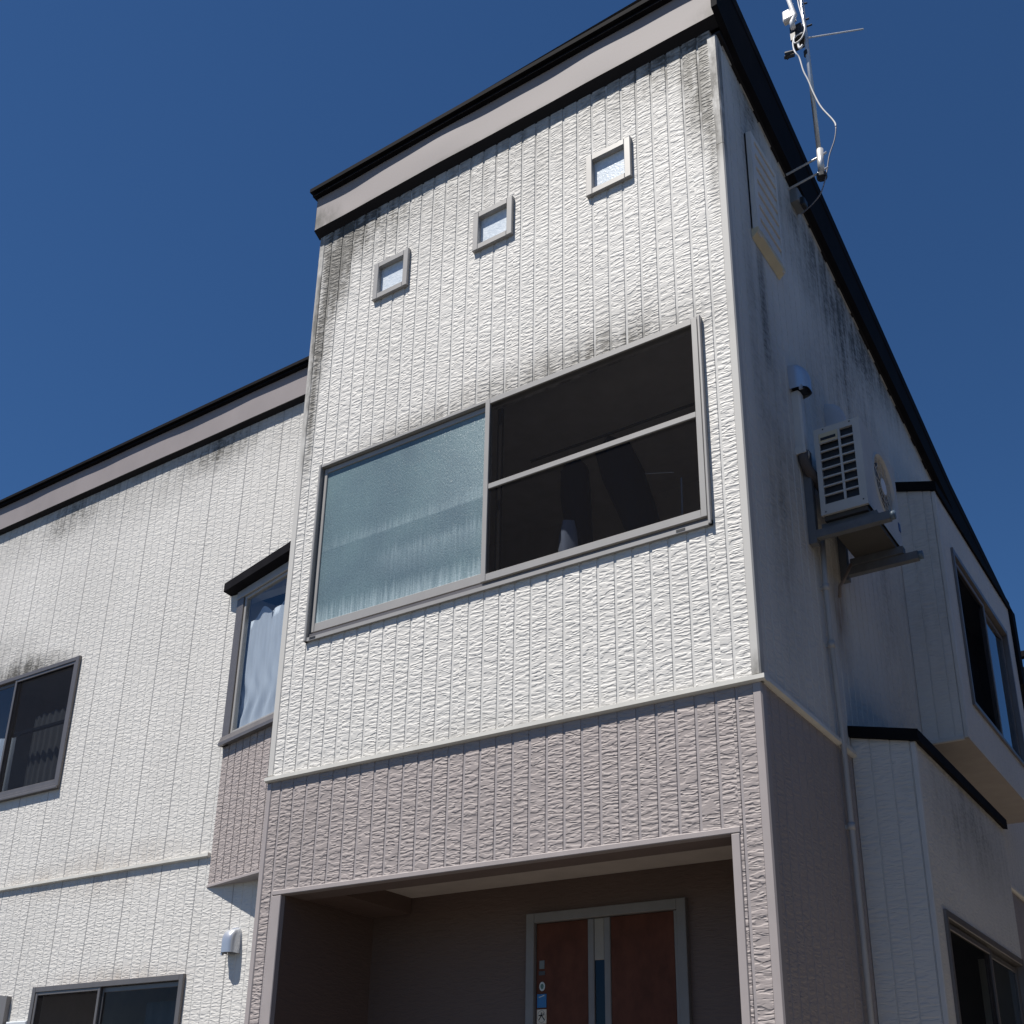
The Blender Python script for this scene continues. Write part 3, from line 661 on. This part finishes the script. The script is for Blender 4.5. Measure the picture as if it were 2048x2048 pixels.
# ------------------------------------------------------------------ things on the side wall
def hood(t, u, z, w, h, d, mat, label, cap=None):
    e = empty('vent_hood', t(u+w/2, 0, z), label, 'vent hood', 'metal vent hoods on the walls')
    m = MB(t); n, nz = 14, 9; vs = []
    for j in range(nz+1):
        f = j/nz
        k = math.sqrt(max(0, 1-max(0, (f-.45)/.55)**2.2))
        for i in range(n+1):
            a = math.pi*i/n; ca, sa = math.cos(a), math.sin(a)
            rx = math.copysign(abs(ca)**.6, ca); ry = abs(sa)**.7
            vs.append((u+w/2-rx*w/2*(.80+.20*k if f < 1 else .72), -.002-ry*d*k, z+h*f))
    fs = [(j*(n+1)+i, j*(n+1)+i+1, (j+1)*(n+1)+i+1, (j+1)*(n+1)+i) for j in range(nz) for i in range(n)]
    m.add(vs, fs).build('hood_cover', mat, e, smooth=True)
    fl = MB(t); nn = 20
    fl.add([(u+w/2+(w/2+.006)*math.copysign(abs(math.cos(6.283*i/nn))**.7, math.cos(6.283*i/nn)), yy, z+h/2+(h/2+.006)*math.copysign(abs(math.sin(6.283*i/nn))**.7, math.sin(6.283*i/nn))) for yy in (-.006, .004) for i in range(nn)],
           [tuple(range(nn)), *[(i, (i+1) % nn, nn+(i+1) % nn, nn+i) for i in range(nn)]])
    fl.build('flange', mat, e)
    MB(t).box(u+.02, u+w-.02, -d*.8, -.01, z+.012, z+.016).build('inner_grille', m_black, e)
    MB(t).box(u+.006, u+.02, -d*.75, -d*.55, z-.018, z+.012).build('clip', mat, e)
    return e
hood(WING, -1.700, 2.775, .140, .20, .105, m_alu, 'silver vent hood on the sunlit cream wall beside the porch')
hood(SIDE, .845, 5.905, .150, .20, .11, m_alu, 'pale vent hood above the pipe cover on the shaded side wall')
hood(SIDE, 1.545, 6.02, .16, .21, .11, plain('shaded_hood', (.42, .43, .46), .5), 'pale vent hood half hidden behind the top of the air conditioner')  # shade put into the colour: a duller copy of the hood metal
# attic louver
lv = empty('louver', (W, .6, 6.8), 'cream slatted gable louver under the sloping roof edge on the side wall', 'louver')
ly0, ly1, lz0, lz1 = .385, .835, 6.80, 7.66
m = MB(SIDE); m.box(ly0, ly0+.055, -.045, .0, lz0, lz1); m.box(ly1-.03, ly1, -.045, 0, lz0, lz1); m.box(ly0, ly1, -.01, 0, lz0, lz1); m.box(ly0+.055, ly1-.03, -.045, -.01, lz1-.04, lz1); m.build('louver_frame', m_louv, lv)
MB(SIDE).prism([(-.047, lz0+.045), (-.047, lz0+.012), (-.002, lz0-.03), (0, lz0+.045)], ly0-.004, ly1+.004).build('louver_sill', m_yellow, lv)
for i in range(7):
    za = lz0+.055+i*.1095
    MB(SIDE).prism([(-.046, za), (-.036, za+.1035), (-.020, za+.1035), (-.024, za)], ly0+.055, ly1-.03).build('slat', m_louv, lv)
# pipe cover, insulated pipes
pc = empty('pipe_cover', (W, .92, 5.42), 'flat pipe cover running down from the vent hood on the shaded wall', 'pipe cover')
MB(SIDE).cbox(.875, .945, -.055, 0, 5.46, 5.90, .012).build('cover', m_trim_c, pc); MB(SIDE).cbox(.865, .955, -.06, 0, 5.43, 5.48, .01).build('cover_end', m_trim_c, pc)
tag(MB().tube([(3.352, .90, 5.46), (3.352, .90, 5.40), (3.36, .93, 5.35), (3.385, 1.02, 5.30), (3.41, 1.10, 5.24), (3.44, 1.2, 5.22)], .032, 10).build('insulated_pipe', plain('dark_pipe_wrap', (.09, .075, .07), .8), None, smooth=True), 'dark taped pipe bending from the pipe cover to the air conditioner', 'pipe')
# downpipe
dp = empty('downpipe', (3.36, 1.1, 0), 'thin beige vertical conduit pipe running down the shaded side wall', 'pipe')
pp = [(3.352, 1.125, 4.95), (3.352, 1.100, 4.6), (3.352, 1.105, 4.235), (3.352, 1.150, 3.66), (3.354, 1.150, 3.12), (3.354, 1.158, 2.57), (3.354, 1.165, 0)]
MB().tube(pp, .0165, 12).build('pipe', m_pipe, dp, smooth=True)
for z_, y_ in ((4.60, 1.100), (4.22, 1.106), (3.115, 1.151), (1.6, 1.16)):
    MB().tube([(3.352, y_, z_-.02), (3.352, y_, z_+.02)], .022, 12).build('coupler', m_pipe, dp, smooth=True); MB().box(3.318, 3.352, y_-.006, y_+.006, z_-.012, z_+.012).build('clamp', m_pipe, dp)
tag(MB().tube([(3.42, 1.45, 4.90), (3.37, 1.42, 4.78), (3.35, 1.40, 4.74), (3.345, 1.39, 4.66)], .010, 8).build('drain_hose', plain('grey_hose', (.22, .17, .14), .6), None, smooth=True), 'thin drain hose hanging below the air conditioner', 'hose')
# air conditioner
ac = empty('air_conditioner', (3.56, 1.3, 5.0), 'white outdoor air conditioner unit hung on a steel wall bracket', 'air conditioner')
ax0, ax1, ay0, ay1, az0, az1 = 3.414, 3.700, .95, 1.66, 5.005, 5.620
AN = T((0, ay0, 0), (1, 0, 0), (0, 1, 0)); AR = T((ax1, 0, 0), (0, 1, 0), (-1, 0, 0))
gx0, gx1, gz0, gz1 = 3.445, 3.655, 5.075, 5.575
m = MB(AN)
for q in pieces(ax0, ax1, az0, az1, [(gx0, gx1, gz0, gz1)]): m.box(q[0], q[1], 0, .02, q[2], q[3])
m.box(ax0, ax0+.01, .02, ay1-ay0, az0, az1); m.box(ax0+.01, ax1, .02, ay1-ay0, az1-.012, az1); m.box(ax0+.01, ax1, ay1-ay0-.01, ay1-ay0, az0, az1-.012)
m.build('casing', m_acw, ac)
fc, fr = (1.36, 5.33), .225
m = MB(AR); n = 40; vs = []; fs = []
cor = [(ay0+.02, az0), (ay1-.011, az0), (ay1-.011, az1-.013), (ay0+.02, az1-.013)]
def sqpt(a):
    c, s_ = math.cos(a), math.sin(a); hx0, hx1, hz0, hz1 = cor[0][0]-fc[0], cor[1][0]-fc[0], az0-fc[1], az1-.013-fc[1]
    k = min((hx1 if c > 0 else hx0)/c if abs(c) > 1e-6 else 9, (hz1 if s_ > 0 else hz0)/s_ if abs(s_) > 1e-6 else 9); return fc[0]+c*k, fc[1]+s_*k
angs = sorted([6.283185*i/n for i in range(n)]+[math.atan2(z_-fc[1], y_-fc[0]) % 6.283185 for y_, z_ in cor]); na = len(angs)
for a in angs: p_ = sqpt(a); vs.append((p_[0], 0, p_[1]))
for rr, dd in ((fr, 0), (fr-.012, -.008), (fr-.03, .012), (fr-.05, .05)): vs += [(fc[0]+rr*math.cos(a), dd, fc[1]+rr*math.sin(a)) for a in angs]
fs = [(r*na+i, r*na+(i+1) % na, (r+1)*na+(i+1) % na, (r+1)*na+i) for r in range(4) for i in range(na)]
m.add(vs, fs).build('front_panel', m_acw, ac)
disc(AR, fc[0], fc[1], fr-.03, .05).build('fan_shroud', m_black, ac)
MB(AR).cbox(1.60, 1.64, -.004, .0, 5.13, 5.19, .002).build('badge', plain('blue_badge', (.02, .04, .16), .4), ac)
gd = MB(AR)
for rr in (.06, .10, .14, .18): gd.tube([(fc[0]+rr*math.cos(6.283*i/24), .006, fc[1]+rr*math.sin(6.283*i/24)) for i in range(25)], .0022, 4)
for i in range(12): a = 6.283*i/12; gd.tube([(fc[0]+.04*math.cos(a), .006, fc[1]+.04*math.sin(a)), (fc[0]+(fr-.02)*math.cos(a), .006, fc[1]+(fr-.02)*math.sin(a))], .0022, 4)
gd.build('fan_guard', m_acw, ac); disc(AR, fc[0], fc[1], .055, .0).build('fan_hub', m_white, ac)
fb = MB(AR)
for i in range(3):
    a = 2.094*i; fb.add([(fc[0]+.05*math.cos(a), .03, fc[1]+.05*math.sin(a)), (fc[0]+.18*math.cos(a-.4), .02, fc[1]+.18*math.sin(a-.4)), (fc[0]+.18*math.cos(a+.5), .04, fc[1]+.18*math.sin(a+.5))], [(0,1,2)])
fb.build('fan', m_black, ac)
MB(AN).box(gx0-.01, gx1+.01, .022, .04, gz0-.01, gz1+.01).build('coil', m_black, ac)
for i in range(7):
    zz = gz0+(i+1)*(gz1-gz0)/8
    MB(AN).box(gx0, gx1, -.001, .012, zz-.005, zz+.005).build('grille_bar', m_acw, ac)
MB(AN).box(gx0+.118, gx0+.132, -.003, .012, gz0, gz1).build('grille_bar', m_acw, ac)
MB(AN).cbox(gx0-.002, gx0+.117, -.004, .012, gz1-.062, gz1+.004).build('hand_grip', m_yellow, ac); MB(AN).box(gx0+.01, gx0+.105, -.0055, -.003, gz1-.05, gz1-.03).build('grip_slot', m_black, ac)
for x_, z_ in ((ax0+.03, az0+.018), (ax1-.025, az0+.035), (ax0+.06, az1-.015), (ax1-.06, az1-.015)): MB(AN).box(x_-.004, x_+.004, -.002, .0, z_-.004, z_+.004).build('screw', m_black, ac)
MB().box(ax0+.012, ax1-.012, ay0+.022, ay1-.012, az0-.030, az0+.01).build('base_pan', plain('dark_base', (.06, .055, .05), .7), ac)
for y_ in (1.03, 1.55): MB().box(ax0-.02, ax1+.03, y_-.03, y_+.03, 4.927, az0-.031).build('foot', m_galv, ac)
br = empty('wall_bracket', (W, 1.3, 4.9), 'grey steel bracket with two arms carrying the air conditioner', 'bracket')
for y_ in (.985, 1.56):
    MB().box(W+.002, W+.05, y_-.025, y_+.025, 4.84, 5.50).build('upright', m_galv, br)
    m = MB(); m.box(W+.05, 3.81, y_-.024, y_+.024, 4.872, 4.925); m.build('arm', m_galv, br)
    MB().tube([(3.81, y_, 4.899), (3.835, y_, 4.899)], .028, 10).build('end_cap', plain('blue_grey_cap', (.10, .14, .18), .5), br, smooth=True)
# cable anchor box by the eave
bx = empty('junction_box', (W+.03, 1.33, 7.8), 'small dark junction box tucked under the sloping roof edge', 'box')
MB(SIDE).cbox(1.24, 1.38, -.06, 0, 7.77, 7.89, .01).build('box_body', plain('grey_box', (.16, .17, .18), .6), bx); MB(SIDE).cbox(1.28, 1.36, -.09, -.06, 7.755, 7.82, .008).build('box_cover', m_black, bx)

# ------------------------------------------------------------------ antenna on the roof edge
AY = 1.0
def px(u_, v_, y=AY):                                   # picture pixel of the photograph -> point standing in the plane y
    d = CR*(u_-954.415)+CU*(1368.262-v_)+CF*2336.375
    return CAM+d*((y-CAM.y)/d.y)
an = empty('antenna', (3.63, AY, 7.67), 'television antenna mast clamped to the sloping roof edge', 'antenna')
mb_, mt_ = px(1643, 345), px(1596, -160)
top = Vector((mb_.x-.01, AY, 10.4)); s1 = px(1639.7, 300)
MB().tube([mb_, top], .0165, 12).build('mast', m_silv, an, smooth=True)
MB().tube([mb_+Vector((0, 0, -.02)), s1], .024, 12).build('sleeve', m_silv, an, smooth=True)
j = px(1613, 107); MB().tube([j+Vector((0, 0, -.02)), j+Vector((0, 0, .02))], .02, 12).build('mast_joint', m_black, an, smooth=True)
for z_, o in ((mb_.z+.145, .05), (mb_.z+.01, .0)):
    MB().tube([(3.39, AY-.02, z_-.05), (mb_.x, AY, z_), (mb_.x+.05, AY, z_+.012)], .008, 8).build('mount_arm', m_silv, an, smooth=True)
MB().tube([mb_+Vector((0, 0, -.05)), mb_+Vector((0, 0, -.02))], .036, 10).build('clamp', m_black, an)
# head: dark clamp block, white bracket, boom towards the camera, loops of cable, elements
cl_ = px(1600, 66); MB().box(cl_.x-.055, cl_.x+.03, AY-.06, AY+.05, cl_.z-.10, cl_.z+.03).build('clamp', m_black, an)
MB().tube([px(1586, 56, .9), px(1584, 44, .9), px(1590, 30, .9), px(1583, 15, .9), px(1574, -8, .9), px(1566, -40, .9)], .019, 10, r1=.015).build('boom', m_white, an, smooth=True)
MB().cbox(px(1583, 50).x-.03, px(1583, 50).x+.03, AY-.11, AY-.06, px(1585, 60).z, px(1585, 40).z, .01).build('bracket', m_white, an)
MB().cbox(px(1593, 50).x-.015, px(1593, 50).x+.02, AY-.12, AY-.06, px(1593, 58).z, px(1593, 44).z, .006).build('bracket', m_white, an)
MB().tube([px(1596, 0), px(1600, -20), px(1605, 35)], .012, 6).build('stay', m_black, an)
MB().tube([px(1614, 76), px(1727, 58)], .0055, 6).build('element', m_silv, an)
for a, b in (((1604, 8), (1614, 6)), ((1612, 39), (1618, 37)), ((1611, 54), (1624, 49)), ((1584, 28), (1577, 28)), ((1604, -12), (1618, -15))): MB().tube([px(*a), px(*b)], .007, 6).build('element', m_black, an)
m = MB(); q0, q1 = px(1588, 104), px(1572, 112); m.tube([q0, q1], .016, 8, r1=.03); m.tube([q1+Vector((-.01, 0, -.01)), q0+Vector((.0, 0, -.03))], .014, 6); m.build('reflector_foot', m_black, an)
def smooth_pts(pts, n=6):
    out = []
    for i in range(len(pts)-1):
        p0, p1, p2, p3 = pts[max(i-1, 0)], pts[i], pts[i+1], pts[min(i+2, len(pts)-1)]
        for k in range(n):
            t = k/n; out.append(.5*((2*p1)+(p2-p0)*t+(2*p0-5*p1+4*p2-p3)*t*t+(3*p1-p0-3*p2+p3)*t**3))
    return out+[pts[-1]]
cb = empty('antenna_cable', (3.66, AY, 7.5), 'white coaxial cable looping down from the antenna to the roof edge', 'cable')
MB().tube(smooth_pts([px(1594, -30, .95), px(1596, 3, .95), px(1603, 30, .95), px(1609, 50, .94), px(1608, 66, .93), px(1600, 80, .93), px(1589, 86, .93), px(1590, 74, .93), px(1606, 65, .94)]), .0048, 8).build('loop', m_cable, cb, smooth=True)
LEAD = smooth_pts([px(1590, 72, .94), px(1586, 84, .94), px(1587.5, 98, .94), px(1592, 107, .94), px(1599, 116, .95), px(1607, 142, .96), px(1617, 162, .97), px(1628, 188, .98), px(1643, 215, .99), px(1666.6, 241, 1.0), px(1671.7, 254), px(1669, 280), px(1658.8, 311), px(1653.6, 344), px(1649.7, 362), px(1640.7, 388), px(1625, 408, 1.05), px(1611, 421, 1.15), px(1602, 428, 1.28)])
MB().tube(LEAD[:61], .0055, 8).build('lead', m_cable, cb, smooth=True); MB().tube(LEAD[60:], .0045, 8).build('lead', plain('shaded_cable', (.20, .20, .23), .6), cb, smooth=True)  # lower lead is the same cable, coloured grey for its shaded stretch
MB().tube(smooth_pts([px(1596, 86, .94), px(1598, 94, .94), px(1601, 96, .94), px(1605, 90, .94)]), .009, 8).build('loop', m_cable, cb, smooth=True)

# ------------------------------------------------------------------ small box at the lower left of the wing, and the neighbour
mx = empty('meter_box', (-4.6, D-.06, 1.4), 'grey metal box on the cream wall left of the ground floor window', 'meter box')
MB(WING).add([(-4.86,-.03,1.2),(-4.465,-.05,1.2),(-4.465,-.05,2.590),(-4.86,-.03,2.625),(-4.86,.006,1.2),(-4.465,.006,1.2),(-4.465,.006,2.590),(-4.86,.006,2.625)], [(0,1,2,3),(1,5,6,2),(3,2,6,7),(0,3,7,4)]).build('box_body', plain('grey_metal_box', (.19, .18, .18), .5, .3), mx)
bb = empty('cover_plate', (-4.3, D-.03, 2.3), 'pale grey plate on the wall between the grey box and the ground floor window', 'plate')
MB(WING).cbox(-4.44, -4.14, -.035, .0, 1.9, 2.362, .008).build('plate', plain('pale_plate', (.50, .53, .56), .5), bb)
nb = empty('neighbour_house', (2.5, 13.5, 0), 'neighbouring house with dark eaves just visible beyond the right edge, extended by an added unseen wing', 'house')
MB().box(2.55, 4.5, 13.2, 20.0, 0, 8.2).build('wall', plain('brown_tile_wall', (.44, .36, .31), .7, var=.15, sc=30), nb)
m = MB(); m.add([(2.30,12.6,8.22),(4.7,12.6,8.22),(4.7,20.5,8.22),(2.30,20.5,8.22),(2.30,12.6,8.42),(4.7,12.6,8.42),(4.7,20.5,8.9),(2.30,20.5,8.9)], [(0,3,2,1),(4,5,6,7),(0,1,5,4),(1,2,6,5),(2,3,7,6),(3,0,4,7)]); m.build('roof', m_cap, nb)
MB().box(2.63, 4.5, 12.3, 12.42, 8.47, 8.56).build('gutter', m_cap, nb)
MB().box(4.52, 8.2, 13.25, 17.0, 0, 6.6).build('wall', nb.children[0].data.materials[0], nb)  # unseen link, made tall to darken the lower bay window's reflection
MB().box(8.2, 15.0, -3.0, 13.19, 0, 6.2).build('wall', nb.children[0].data.materials[0], nb)  # unseen wing, added to cut the sky light on the side wall
m = MB(); m.add([(7.7,-3.5,6.0),(15.5,-3.5,6.0),(15.5,13.0,6.0),(7.7,13.0,6.0),(11.6,-3.5,8.2),(11.6,13.0,8.2)], [(0,4,5,3),(4,1,2,5),(0,1,4),(3,5,2),(0,3,2,1)]); m.build('roof', m_roof, nb)  # roof of the added wing
for y_ in (-1.6, 2.2, 6.0, 9.8):  # windows of the added wing
    for z_ in (1.0, 3.9): MB().box(8.16, 8.25, y_, y_+1.6, z_, z_+1.3).build('window', m_glass_d, nb)
